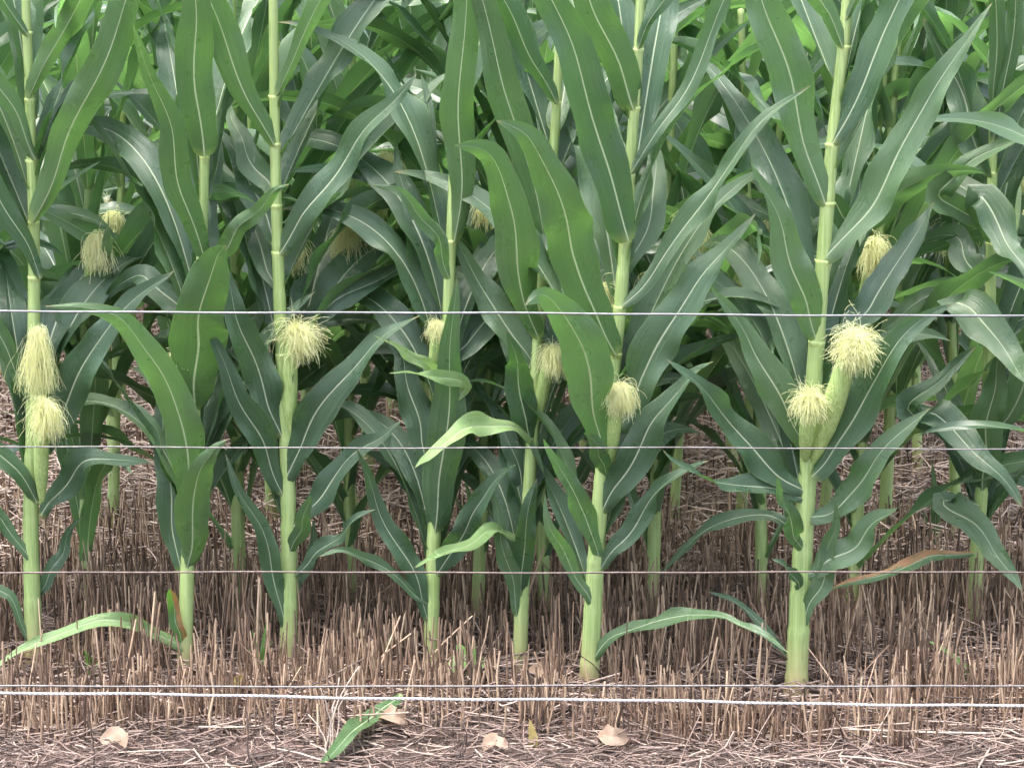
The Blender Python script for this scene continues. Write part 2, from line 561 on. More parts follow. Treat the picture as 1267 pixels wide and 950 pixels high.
def leaf_mesh(C, N, W, fold, wave, seed, mat, clasp=0.0, keel=1.0):
    """blade of many facets: C midrib points, N face normals, W full widths"""
    rg = np.random.default_rng(seed)
    n = len(C)
    T = unit(np.gradient(C, axis=0))
    S = unit(np.cross(T, N))
    N = np.cross(S, T)
    s = np.concatenate([[0], np.cumsum(np.linalg.norm(np.diff(C, axis=0), axis=1))])
    L = s[-1]
    q = s / L
    hw = (W / 2)[:, None]
    e1, e2 = rg.uniform(0, 6.28, 2), rg.uniform(5, 15, 2)
    mod = lambda k: 0.075 * np.sin(e2[k] * q + e1[k]) + 0.05 * np.sin(2.7 * e2[k] * q + 2 * e1[k])
    hw = hw * (1 + np.where(US[None] < 0, mod(0)[:, None], mod(1)[:, None]))
    u = US[None]
    ph = rg.uniform(0, 6.28, 6)
    fr = rg.uniform(2.2, 4.2, 2) * max(L / 0.6, 0.6)
    side = np.where(u < 0, np.sin(6.28 * fr[0] * q[:, None] + ph[0]) + 0.5 * np.sin(11.0 * fr[0] * q[:, None] + ph[2]),
                    np.sin(6.28 * fr[1] * q[:, None] + ph[1]) + 0.5 * np.sin(11.0 * fr[1] * q[:, None] + ph[3]))
    fall = np.clip(q * 4, 0.1, 1)[:, None]
    lift = fold * np.abs(u) ** 1.25 + wave * u ** 2 * side * fall + clasp * u ** 2 * np.exp(-q * 10)[:, None]
    lift = lift + wave * 0.55 * u * np.sin(9.0 * q * max(L / 0.5, 0.7) + ph[4])[:, None] * fall
    lift = lift - keel * 0.035 * np.clip(1 - np.abs(u) / 0.14, 0, 1)
    V = C[:, None] + S[:, None] * (u * hw)[..., None] + N[:, None] * (lift * hw)[..., None]
    uv = np.stack([np.broadcast_to((u + 1) / 2, (n, len(US))), np.broadcast_to(q[:, None], (n, len(US)))], -1)
    return mesh_from("leaf", V.reshape(-1, 3), grid_faces(n, len(US)), mat, uv.reshape(-1, 2))


def profile(t, b0=0.62, peak=0.32, p=2.0):
    b0 = b0 * (0.42 + 0.58 * np.sqrt(np.clip(t / 0.045, 0, 1)))
    rise = np.clip(t / peak, 0, 1)
    rise = rise * rise * (3 - 2 * rise)
    return (b0 + (1 - b0) * rise) * np.clip(1 - t ** p, 0, 1) ** 0.85 + 0.012


def stalk_mesh(C, r0, r1, nodes):
    """nodes: fractions of the length where a leaf sheath ends"""
    q = np.linspace(0, 1, len(C))
    Rr = r0 + (r1 - r0) * q ** 0.75
    nodes = sorted(nodes)
    m = np.ones_like(q)
    for i, nd in enumerate(nodes):
        lo = nodes[i - 1] if i else max(0, nd - 0.12)
        span = (q > lo) & (q <= nd)
        f = np.clip((q - lo) / max(nd - lo, 1e-3), 0, 1)
        m = np.where(span, 0.96 + 0.06 * f ** 0.7, m)
        m = m + 0.03 * np.exp(-((q - nd) / 0.006) ** 2)
    m = m + 0.16 * np.exp(-(q / 0.012) ** 2)
    return tube_mesh("stalk", C, Rr * m, M_STALK, 12)


def collar_mesh(p, axis, r, seed):
    """the flared pale ring and ligule where a blade leaves its sheath"""
    rg = np.random.default_rng(seed)
    a = unit(np.asarray(axis, float))
    C = np.array([p - a * 0.006, p - a * 0.001, p + a * 0.004])
    ang = np.linspace(0, 2 * np.pi, 14, endpoint=False)
    ridge = 1 + 0.16 * np.maximum(0, np.sin(ang * 2 + rg.uniform(0, 6)))[None] * np.array([[0.2], [0.7], [1.4]])
    return tube_mesh("collar", C, np.array([1.0, 1.03, 1.09]) * r, M_COLLAR, 14, ridge)


def husk_mesh(b, t, r, seed):
    rg = np.random.default_rng(seed)
    n = 22
    mid = (b + t) / 2 + rg.normal(0, 0.004, 3)
    C = catmull([b, mid, t], n)
    q = np.linspace(0, 1, n)
    Rr = r * np.interp(q, [0, 0.08, 0.3, 0.55, 0.8, 0.95, 1], [0.30, 0.55, 0.93, 1, 0.82, 0.55, 0.40])
    sides = 18
    ang = np.arange(sides) / sides
    ph = rg.uniform(0, 1)
    steps = 0.10 * ((ang * 3 + ph) % 1.0)
    ridge = 0.95 + steps[None] * np.ones((n, 1)) + 0.012 * np.sin(ang * 6.283 * 9)[None]
    return tube_mesh("ear", C, Rr, M_HUSK, sides, ridge)


def silk_mesh(tip, axis, r, L, seed, n=240, spread=0.7, grav=1.0, fwd=(0, -0.25, 0), thick=0.00028, curl=0.35):
    n = int(n * 3.4)
    curl = curl * 0.7
    rg = np.random.default_rng(seed)
    ax = unit(np.asarray(axis, float))
    st = tip - ax * 0.006 + rg.normal(0, 1, (n, 3)) * r * 0.30
    d = unit(ax + rg.normal(0, spread, (n, 3)) + np.asarray(fwd))
    steps = 11
    ln = L * rg.uniform(0.3, 1.25, n)
    P = [st]
    cur = rg.normal(0, 1, (n, 3))
    for i in range(steps - 1):
        cur = 0.72 * cur + 0.7 * rg.normal(0, 1, (n, 3))
        d = unit(d + np.array([0, 0, -1.0]) * grav * 0.30 + cur * curl * 0.5)
        P.append(P[-1] + d * (ln / (steps - 1))[:, None])
    P = np.stack(P, 1)
    V, F, t = strands(P, np.full(n, thick), np.zeros(n), 3)
    return mesh_from("silk", V, F, M_SILK)


def proc_leaf(z, az, L, W, psi0, bend, twist, seed, mat, stalk_r):
    rg = np.random.default_rng(seed)
    n = 90
    t = np.linspace(0, 1, n)
    psi = psi0 + bend * t ** 1.6 + 0.12 * np.sin(4 * t + rg.uniform(0, 6))
    ds = L / (n - 1)
    daz = rg.normal(0, 0.35) * t ** 1.3
    a = az + daz
    step = np.stack([np.sin(psi) * np.cos(a), np.sin(psi) * np.sin(a), np.cos(psi)], 1) * ds
    C = np.cumsum(step, 0) + np.array([math.cos(az) * stalk_r, math.sin(az) * stalk_r, z])
    N0 = np.stack([-np.cos(psi) * np.cos(a), -np.cos(psi) * np.sin(a), np.sin(psi)], 1)
    T = unit(step)
    S = np.cross(T, N0)
    tw = twist * t ** 1.3 + 0.2 * np.sin(6 * t + rg.uniform(0, 6)) * t
    N = N0 * np.cos(tw)[:, None] + S * np.sin(tw)[:, None]
    C, N, t = resample(C), unit(resample(N)), TL
    Wd = W * 1.06 * profile(t, 0.5, 0.42, rg.uniform(1.7, 2.6))
    return leaf_mesh(C, N, Wd, 0.24, 0.30, seed, mat, clasp=0.8)


# one traced plant -------------------------------------------------------------
TILE = {'A': (0, 0), 'B': (420, 0), 'C': (827, 0), 'D': (0, 310), 'E': (420, 310), 'F': (827, 310), 'G': (0, 620), 'H': (420, 620), 'I': (827, 620)}
UPV = np.array([0, 0, 1.0])
LSEED = [100]


def traced_leaf(parent, Y, pts, w, tilt=15, d=-0.12, mat=None, bulge=0.0, b0=0.42, peak=0.42, p=1.8, fold=0.24,
                wave=None, twist=None, collar=None, d0=None, ext=True):
    """pts: midrib pixels base -> tip; w: px width; tilt: how far the seen face looks up (deg); d: depth drift (m)"""
    LSEED[0] += 1
    sd_ = LSEED[0]
    pts = [list(map(float, q)) for q in pts]
    a, b = pts[-2], pts[-1]
    if ext and (b[1] < 4 or b[0] < 0 or b[0] > PW):
        k = 170.0 / max(math.hypot(b[0] - a[0], b[1] - a[1]), 1)
        pts.append([b[0] + (b[0] - a[0]) * k, b[1] + (b[1] - a[1]) * k])
    PX = resample(catmull(pts, 160))
    t = TL
    if wave is None:
        wave = 0.40 if w < 42 else 0.30
    wg = np.random.default_rng(sd_ + 7)
    PX = PX + np.stack([np.sin(wg.uniform(9, 15) * t + wg.uniform(0, 6)), np.sin(wg.uniform(9, 15) * t + wg.uniform(0, 6))], 1) * (min(2.6, 0.012 * float(np.abs(np.diff(PX, axis=0)).sum())) * np.clip(t * 5, 0, 1))[:, None]
    s0 = (0.012 if d > 0 else -0.012) if d0 is None else d0
    dep = s0 + d * t ** 1.2 + bulge * np.sin(np.pi * t)
    dep = dep + 0.012 * np.sin(7 * t + sd_) * t
    C = np.array([at(x, y, Y + dd) for (x, y), dd in zip(PX, dep)])
    C = C - np.array(parent.location)
    to = unit(CAMV - (C + np.array(parent.location)))
    if twist is None:
        twist = np.random.default_rng(sd_).uniform(-35, 35)
    ang = np.radians(tilt + twist * (t - 0.4) + 8 * np.sin(5 * t + sd_))
    N = unit(to * np.cos(ang)[:, None] + UPV * np.sin(ang)[:, None])
    T = unit(np.gradient(C, axis=0))
    N = unit(N - T * np.sum(N * T, 1, keepdims=True))
    Wd = w / FPX * (Y * CP) * profile(t, b0, peak, p) * 1.06
    sg = 1.0 if tilt >= 0 else -1.0
    me = leaf_mesh(C, N, Wd, fold * sg, wave, sd_, mat or M_LEAF, clasp=-0.9 if d < 0 else 0.7, keel=sg)
    o = link("leaf", me, parent)
    return o, C


def traced_plant(label, base, stalk_px, r0, r1, leaves, ears=(), group="corn plants of the front row"):
    Y = ground_y(base[1])
    e = link("corn_plant", None)
    bp = at(base[0], base[1], Y)
    e.location = (bp[0], bp[1], 0.0)
    tag(e, label, "corn plant", group)
    loc = np.array(e.location)
    bpy.context.view_layer.update()
    C = catmull([at(x, y, Y) - loc for x, y in ([base] + list(stalk_px))], 170)
    C[0][2] = min(C[0][2], -0.01)
    zs = C[:, 2]
    nodes = []
    for lf in leaves:
        if lf.get('free'):
            continue
        z = at(*lf['pts'][0], Y)[2]
        nodes.append(float(np.interp(z, zs, np.linspace(0, 1, len(C)))))
    link("stalk", stalk_mesh(C, r0, r1, nodes), e)
    rings = []
    for lf in leaves:
        kw = {k: v for k, v in lf.items() if k not in ('pts', 'w', 'free', 'name', 'label')}
        o, _ = traced_leaf(e, Y, lf['pts'], lf['w'], **kw)
        if 'label' in lf:
            o['label'] = lf['label']
        if not lf.get('free'):
            z = at(*lf['pts'][0], Y)[2]
            i = int(np.argmin(np.abs(zs - z)))
            i = min(max(i, 2), len(C) - 3)
            if z < 0.5 or any(abs(z - h) < 0.07 for h in rings):
                continue
            rings.append(z)
            rr = r0 + (r1 - r0) * (i / len(C)) ** 0.75
            link("collar", collar_mesh(C[i], C[i + 2] - C[i - 2], rr, LSEED[0]), o)
    rg = np.random.default_rng(int(base[0]) + 3)
    for z in np.concatenate([rg.uniform(0.16, 0.55, 8), rg.uniform(0.5, 1.1, 7)]):
        i = int(np.argmin(np.abs(zs - z)))
        az = rg.choice([rg.uniform(0.3, 1.3), math.pi - rg.uniform(0.3, 1.3)])
        f = min(1, z / 0.5)
        me = proc_leaf(0.0, az, (0.32 + 0.22 * f) * rg.uniform(0.85, 1.1), 0.036 + 0.034 * f, rg.uniform(0.22, 0.5), rg.uniform(0.6, 2.1) * (0.6 if z > 0.7 else 1),
                       rg.choice([-1, 1]) * rg.uniform(0.4, 1.6), int(rg.integers(1e6)), M_LEAF, 0.008)
        o = link("leaf", me, e)
        o.location = C[i]
    for k, er in enumerate(ears):
        b3 = at(*er['b'], Y + min(0.0, er.get('dy', -0.02) + 0.03)) - loc
        t3 = at(*er['t'], Y + er.get('dy', -0.02) + er.get('lean', -0.03)) - loc
        LSEED[0] += 1
        h = link("ear", husk_mesh(b3, t3, er['r'] * 0.88, LSEED[0]), e)
        link("silk", silk_mesh(t3, t3 - b3, er['r'], er['L'], LSEED[0], **er.get('silk', {})), h)
    return e


def Lf(pts, w, tilt=15, d=-0.12, **k):
    return dict(pts=pts, w=w, tilt=tilt, d=d, **k)


FR = M_FRESH
# ---- first plant from the left edge
traced_plant("leftmost front-row corn plant with two stacked hanging silks on its stalk", (42, 815),
    [(38, 640), (41, 500), (42, 300), (37, 130), (32, 0), (30, -150)], 0.0178, 0.0068, [
    Lf([(35, 122), (70, 52), (101, 0)], 36, -25, -0.18, mat=FR),
    Lf([(44, 199), (20, 146), (-5, 100)], 30, -10, -0.10),
    Lf([(35, 45), (3, 0)], 22, -10, -0.1),
    Lf([(50, 345), (28, 292), (-2, 238)], 32, 10, -0.12),
    Lf([(45, 500), (20, 463), (-2, 418)], 27, 20, -0.10),
    Lf([(46, 622), (24, 588), (-4, 556)], 34, 20, -0.12),
    Lf([(42, 696), (18, 668), (4, 640), (-8, 626)], 24, 25, -0.08),
    Lf([(50, 638), (78, 600), (104, 574), (146, 566), (190, 576)], 38, 30, -0.05),
    Lf([(54, 562), (75, 510), (97, 463), (139, 400), (180, 359), (214, 333)], 50, 28, -0.06, fold=0.22),
    Lf([(40, 276), (64, 228), (90, 160), (125, 80), (158, 0)], 52, -20, -0.22, mat=FR, d0=-0.03),
    Lf([(42, 742), (66, 705), (84, 664), (100, 640)], 22, 20, 0.05),
    Lf([(41, 800), (26, 770), (10, 740), (-4, 730)], 16, 10, -0.05)],
    [dict(b=(42, 545), t=(47, 408), r=0.019, L=0.100, dy=-0.03, lean=-0.02, silk=dict(n=330, spread=0.16, grav=3.6, fwd=(0.05, -0.75, -0.45), curl=0.7)),
     dict(b=(52, 620), t=(55, 498), r=0.016, L=0.065, dy=-0.055, silk=dict(n=230, spread=0.45, grav=1.8, fwd=(0.25, -0.6, -0.1), curl=0.5))])

# ---- second
traced_plant("front-row corn plant hidden by broad upright leaves with long pale leaf bowing left near ground", (229, 828),
    [(232, 700), (240, 520), (248, 350), (253, 200), (256, 60), (258, -120)], 0.0148, 0.0068, [
    Lf([(253, 194), (243, 104), (240, 0)], 48, -28, -0.2, mat=FR, b0=0.8, d0=-0.02),
    Lf([(255, 325), (236, 270), (222, 226), (208, 149), (188, 94), (163, 35)], 42, -15, -0.2, mat=FR),
    Lf([(249, 335), (285, 299), (319, 257), (358, 227)], 30, -10, -0.12, mat=FR),
    Lf([(241, 508), (243, 432), (253, 362), (266, 325), (282, 304)], 66, -12, -0.20, mat=FR, b0=0.6, p=4.5, fold=0.1),
    Lf([(235, 635), (229, 553), (208, 477), (180, 432), (149, 393), (104, 378), (54, 378)], 56, -5, -0.28, mat=FR, peak=0.3, p=1.2),
    Lf([(231, 704), (240, 655), (243, 588), (262, 558), (284, 545)], 50, -5, -0.16, mat=FR),
    Lf([(224, 706), (212, 637), (206, 560), (200, 500), (190, 450)], 42, 12, 0.08),
    Lf([(229, 803), (194, 783), (160, 769), (115, 771), (52, 790), (0, 826), (-30, 850)], 18, 35, -0.25, mat=M_PALE, b0=0.8, p=3, fold=0.3, ext=False, label="long pale lower leaf bowing down to the ground"),
    Lf([(225, 796), (216, 760), (211, 727)], 15, 0, -0.03, mat=M_DRYEDGE, b0=1.0, p=9, wave=0.05, twist=0, label="short stub of a leaf, half dried orange"),
    Lf([(246, 385), (255, 290), (264, 220), (275, 165)], 38, 15, 0.12),
    Lf([(238, 560), (222, 515), (190, 470), (160, 455)], 38, 25, 0.12),
    Lf([(244, 420), (222, 380), (180, 345), (150, 350), (130, 372)], 44, 30, 0.15)],
    [dict(b=(244, 470), t=(226, 436), r=0.014, L=0.04, dy=0.015, silk=dict(n=120))])

# ---- third
traced_plant("slim front-row corn plant with tufted ear hugging its stalk, left of middle", (357, 822),
    [(357, 640), (352, 500), (347, 400), (342, 250), (340, 150), (338, 0), (336, -150)], 0.0178, 0.0068, [
    Lf([(340, 182), (313, 132), (285, 69), (258, 0)], 45, -22, -0.16, mat=FR, fold=0.25),
    Lf([(342, 119), (365, 66), (399, 0)], 26, -25, -0.14, mat=FR),
    Lf([(346, 314), (392, 243), (440, 180), (490, 117), (516, 90)], 46, 32, -0.08, fold=0.22),
    Lf([(342, 302), (325, 260), (300, 205), (271, 160)], 48, 30, 0.10),
    Lf([(349, 540), (312, 445), (287, 365), (272, 320)], 50, 25, -0.05, fold=0.22),
    Lf([(350, 612), (313, 525), (275, 450), (258, 400)], 42, 20, -0.10, fold=0.22),
    Lf([(351, 598), (372, 548), (399, 504), (440, 449), (476, 414), (518, 392)], 50, 28, -0.08),
    Lf([(353, 440), (400, 386), (460, 350), (520, 310), (549, 288)], 38, 38, 0.10),
    Lf([(362, 652), (390, 620), (417, 588), (445, 556), (500, 520)], 38, 35, -0.06),
    Lf([(364, 712), (385, 692), (410, 672), (440, 642), (462, 632)], 24, 30, -0.08),
    Lf([(354, 780), (338, 707), (323, 655), (302, 618), (276, 560)], 30, 20, -0.05),
    Lf([(357, 684), (368, 665), (376, 640), (384, 612)], 26, -5, -0.10),
    Lf([(341, 256), (330, 225), (300, 180), (282, 120)], 36, 10, 0.14),
    Lf([(345, 360), (325, 320), (310, 270), (270, 250)], 40, 35, 0.18),
    Lf([(358, 745), (372, 712), (384, 690), (390, 640)], 20, 20, 0.06)],
    [dict(b=(361, 548), t=(362, 408), r=0.0165, L=0.064, dy=-0.03, lean=-0.01, silk=dict(n=240, spread=0.45, grav=1.1, fwd=(1.0, -0.35, 0.1), curl=0.6))])

# ---- fourth
traced_plant("front-row corn plant screened by a tall dark upright leaf, middle of the row", (533, 828),
    [(537, 660), (548, 500), (556, 350), (562, 200), (566, 60), (568, -150)], 0.0152, 0.0068, [
    Lf([(538, 660), (549, 560), (559, 430), (563, 345)], 52, -6, -0.12, b0=0.55, fold=0.12),
    Lf([(562, 300), (572, 225), (569, 122), (573, 35), (575, -2)], 48, -15, -0.14, mat=FR),
    Lf([(528, 575), (522, 540), (503, 466), (488, 425), (470, 400)], 44, 22, 0.05, fold=0.22),
    Lf([(540, 712), (572, 662), (594, 622), (610, 594), (640, 577)], 40, 12, -0.1),
    Lf([(530, 768), (508, 700), (474, 642), (453, 588), (440, 550)], 32, 22, -0.04, fold=0.22),
    Lf([(530, 745), (512, 735), (486, 710), (450, 690), (420, 678), (395, 690)], 16, 30, -0.1, p=3),
    Lf([(556, 330), (538, 230), (530, 150), (521, 92)], 32, 30, 0.12),
    Lf([(552, 420), (528, 330), (507, 255), (488, 174)], 40, 25, 0.10),
    Lf([(556, 345), (535, 285), (500, 245), (462, 228)], 26, 20, -0.10),
    Lf([(548, 480), (530, 452), (503, 438), (462, 413)], 17, 20, -0.16, mat=M_PALE),
    Lf([(552, 505), (575, 478), (535, 464), (482, 463)], 20, 30, -0.22, mat=M_PALE, peak=0.5, d0=-0.04),
    Lf([(542, 640), (520, 610), (480, 570), (450, 560)], 34, 30, 0.12),
    Lf([(550, 450), (600, 400), (625, 360), (640, 300)], 46, 5, 0.10)],
    [dict(b=(535, 460), t=(540, 398), r=0.012, L=0.035, dy=0.02, silk=dict(n=130, grav=1.6))])

# ---- fifth
traced_plant("thin front-row corn plant with leaning stalk and pale twisted leaves, right of middle", (643, 832),
    [(646, 740), (655, 600), (664, 450), (673, 320), (686, 173), (692, 50), (696, -120)], 0.0142, 0.0068, [
    Lf([(689, 129), (673, 94), (646, 52), (620, -2)], 36, -12, -0.12),
    Lf([(674, 300), (662, 236), (645, 170), (617, 90), (597, 0)], 46, 12, -0.14, mat=FR),
    Lf([(667, 420), (640, 340), (634, 262), (618, 208), (595, 186), (560, 178)], 52, -12, -0.2, mat=FR, p=3, d0=-0.03),
    Lf([(666, 460), (612, 380), (580, 330), (556, 282)], 44, 18, 0.03),
    Lf([(658, 550), (646, 504), (641, 456), (628, 410)], 44, -5, -0.1),
    Lf([(648, 668), (650, 620), (640, 575), (620, 520)], 46, 5, 0.04),
    Lf([(645, 738), (646, 690), (654, 640), (662, 590)], 34, -5, -0.08),
    Lf([(640, 762), (627, 690), (614, 634), (600, 596)], 24, 22, -0.05),
    Lf([(648, 668), (634, 664), (604, 657), (566, 679), (514, 700)], 26, 40, -0.28, mat=M_PALE, peak=0.55, b0=0.45),
    Lf([(660, 542), (640, 532), (594, 525), (552, 546), (512, 581)], 32, 38, -0.28, mat=M_PALE, peak=0.5, b0=0.5),
    Lf([(669, 385), (690, 330), (700, 250), (690, 190)], 40, 20, 0.14),
    Lf([(655, 610), (690, 570), (715, 560), (740, 590)], 38, 30, 0.14)],
    [dict(b=(666, 520), t=(682, 432), r=0.014, L=0.047, dy=-0.02, silk=dict(n=220, spread=0.6, grav=1.4, fwd=(0.35, -0.4, 0)))])

# ---- sixth
traced_plant("front-row corn plant with pinkish bare foot and low leaf arching right over stubble", (728, 857),
    [(731, 800), (740, 650), (752, 520), (765, 400), (775, 280), (783, 160), (790, 60), (796, -120)], 0.0185, 0.0068, [
    Lf([(778, 299), (762, 246), (739, 156), (712, 69), (684, 8), (676, -10)], 56, 18, -0.2, d0=-0.03, b0=0.7),
    Lf([(784, 136), (767, 87), (746, 35), (730, -2)], 48, -15, -0.15, mat=FR, b0=0.7),
    Lf([(790, 60), (803, 28), (823, -2)], 22, -15, -0.1),
    Lf([(780, 215), (812, 167), (844, 115), (879, 45), (900, -2)], 26, 35, -0.1),
    Lf([(767, 380), (798, 352), (830, 310), (860, 264), (895, 210), (942, 153), (1004, 104)], 34, 35, -0.1),
    Lf([(762, 440), (728, 372), (712, 318), (697, 262), (676, 208), (652, 168), (612, 147)], 62, -8, -0.22, mat=FR, p=2.6, d0=-0.03),
    Lf([(748, 560), (735, 504), (726, 456), (706, 398), (676, 367), (650, 378)], 58, -4, -0.24, p=3.2, d0=-0.03),
    Lf([(756, 530), (780, 512), (797, 466), (819, 411), (862, 352), (900, 310), (933, 262)], 60, 32, -0.06, fold=0.22, b0=0.4),
    Lf([(744, 634), (774, 581), (819, 508), (850, 470), (884, 448)], 50, 25, -0.1, fold=0.22),
    Lf([(742, 692), (729, 648), (715, 620), (690, 575), (672, 540)], 32, 10, -0.12),
    Lf([(742, 705), (774, 662), (805, 620), (837, 586), (875, 572)], 32, 28, -0.08),
    Lf([(735, 752), (710, 704), (685, 664), (674, 612)], 24, 15, -0.08),
    Lf([(732, 818), (753, 790), (792, 773), (830, 766), (889, 760), (917, 772), (950, 788), (976, 808)], 18, 40, -0.22, b0=0.8, p=3.5, wave=0.5, mat=M_FRESH, ext=False, label="low leaf arching right just above the stubble"),
    Lf([(752, 590), (744, 570), (735, 545), (722, 535)], 28, -10, -0.12),
    Lf([(771, 340), (800, 280), (812, 220), (800, 150)], 42, 20, 0.14)],
    [dict(b=(755, 575), t=(766, 478), r=0.016, L=0.050, dy=-0.035, silk=dict(n=240, spread=0.6, grav=1.5, fwd=(0.3, -0.4, 0.0))),
     dict(b=(746, 470), t=(741, 358), r=0.015, L=0.05, dy=0.06, silk=dict(n=120, fwd=(0.4, 0, 0)))])

# ---- seventh, the big one
traced_plant("stout front-row corn plant whose large ear leans right with a round pale silk tuft", (985, 858),
    [(988, 780), (992, 700), (1001, 560), (1010, 430), (1018, 330), (1028, 200), (1040, 90), (1047, 20), (1056, -140)], 0.0215, 0.0082, [
    Lf([(1030, 178), (1063, 115), (1094, 42), (1115, -2)], 52, 30, -0.06, fold=0.22),
    Lf([(1022, 255), (994, 167), (973, 87), (945, -2)], 58, 20, -0.1, fold=0.2),
    Lf([(1018, 322), (1070, 264), (1122, 174), (1157, 104), (1202, 45), (1226, 7)], 56, 30, -0.05, p=1.6, fold=0.24),
    Lf([(1011, 422), (994, 372), (976, 310), (959, 264), (929, 198)], 52, 25, -0.1, fold=0.22),
    Lf([(1001, 556), (959, 484), (924, 414), (881, 358)], 50, 25, -0.08, fold=0.22),
    Lf([(998, 608), (945, 574), (896, 511), (862, 473), (828, 447)], 52, 30, -0.12, fold=0.22),
    Lf([(997, 618), (940, 600), (879, 597), (845, 575), (822, 556)], 30, 40, -0.14, mat=M_LEAF),
    Lf([(1004, 590), (1024, 570), (1049, 529), (1080, 473), (1122, 411), (1176, 378)], 56, 30, -0.1, fold=0.2, d0=-0.03),
    Lf([(998, 640), (1040, 628), (1084, 567), (1115, 532), (1152, 507)], 46, 32, -0.08, fold=0.22),
    Lf([(1012, 410), (1062, 395), (1087, 362), (1115, 317), (1158, 248)], 50, 30, 0.10, fold=0.22),
    Lf([(995, 712), (1042, 686), (1084, 648), (1117, 618)], 42, 30, -0.08, fold=0.22),
    Lf([(990, 778), (1014, 724), (1028, 672), (1036, 618)], 28, 20, -0.04),
    Lf([(996, 684), (983, 662), (973, 630), (960, 590)], 28, 20, -0.12),
    Lf([(992, 735), (984, 715), (970, 700), (955, 690)], 18, 20, -0.08),
    Lf([(1043, 60), (1030, 20), (1010, -4)], 34, -10, -0.08),
    Lf([(1047, 25), (1062, -4)], 20, -15, -0.08, mat=FR),
    Lf([(985, 835), (966, 800), (930, 762), (905, 742), (872, 728)], 12, 30, 0.05, p=3),
    Lf([(1025, 240), (1052, 270), (1062, 220), (1052, 150)], 40, 20, 0.14),
    Lf([(995, 660), (950, 640), (905, 640), (862, 665), (816, 712)], 24, 35, 0.1)],
    [dict(b=(1006, 572), t=(1056, 415), r=0.0225, L=0.058, dy=-0.04, lean=-0.06, silk=dict(n=440, spread=0.62, grav=1.6, fwd=(0.2, -0.9, -0.1), curl=0.9)),
     dict(b=(996, 570), t=(1000, 490), r=0.0145, L=0.046, dy=-0.045, silk=dict(n=230, spread=0.8, grav=1.0, fwd=(0.3, -0.4, 0.2), curl=0.5))])

# ---- eighth, right edge, a little further back
traced_plant("corn plant at right edge with one brown-edged leaf reaching left", (1206, 790),
    [(1208, 690), (1215, 600), (1222, 480), (1226, 340), (1228, 200), (1230, 60), (1232, -120)], 0.0155, 0.0068, [
    Lf([(1215, 610), (1221, 536), (1230, 477), (1242, 425)], 50, -8, -0.1, mat=FR),
    Lf([(1220, 540), (1246, 520), (1262, 480), (1280, 430)], 46, -5, -0.1),
    Lf([(1224, 400), (1180, 372), (1202, 382), (1237, 425), (1275, 480)], 48, 35, -0.2, ext=False, p=3),
    Lf([(1227, 300), (1212, 243), (1232, 275), (1257, 315), (1280, 360)], 40, 30, -0.2, ext=False, p=3),
    Lf([(1217, 580), (1150, 512), (1195, 546), (1237, 591), (1264, 625)], 44, 35, -0.2, ext=False, p=3, free=True, d0=-0.02),
    Lf([(1213, 625), (1168, 618), (1209, 655), (1243, 696), (1263, 732)], 38, 32, -0.2, ext=False, p=3, free=True, d0=-0.02),
    Lf([(1220, 540), (1125, 512), (1167, 466), (1207, 430)], 40, 28, -0.12, free=True, fold=0.22),
    Lf([(1227, 280), (1160, 244), (1185, 215), (1226, 187), (1270, 165)], 38, 25, -0.15, mat=FR, ext=False, free=True, fold=0.22),
    Lf([(1228, 215), (1212, 190), (1195, 132), (1174, 80), (1139, 21)], 56, 25, 0.05),
    Lf([(1228, 178), (1245, 104), (1252, 35), (1256, -4)], 24, -15, -0.1, mat=FR),
    Lf([(1229, 150), (1231, 60), (1234, -4)], 22, -20, -0.12, mat=FR),
    Lf([(1206, 684), (1170, 688), (1139, 693), (1070, 717), (1019, 732)], 17, 25, -0.12, mat=M_DRYEDGE, p=3, label="drooping leaf with a scorched orange-brown edge"),
    Lf([(1210, 650), (1230, 610), (1255, 590), (1290, 600)], 36, 30, 0.1),
    Lf([(1225, 360), (1200, 330), (1180, 290), (1140, 300)], 42, 35, 0.1),
    Lf([(1224, 430), (1255, 400), (1280, 390)], 40, 30, 0.1)],
    [dict(b=(1250, 300), t=(1259, 225), r=0.016, L=0.03, dy=0.25, silk=dict(n=120))])


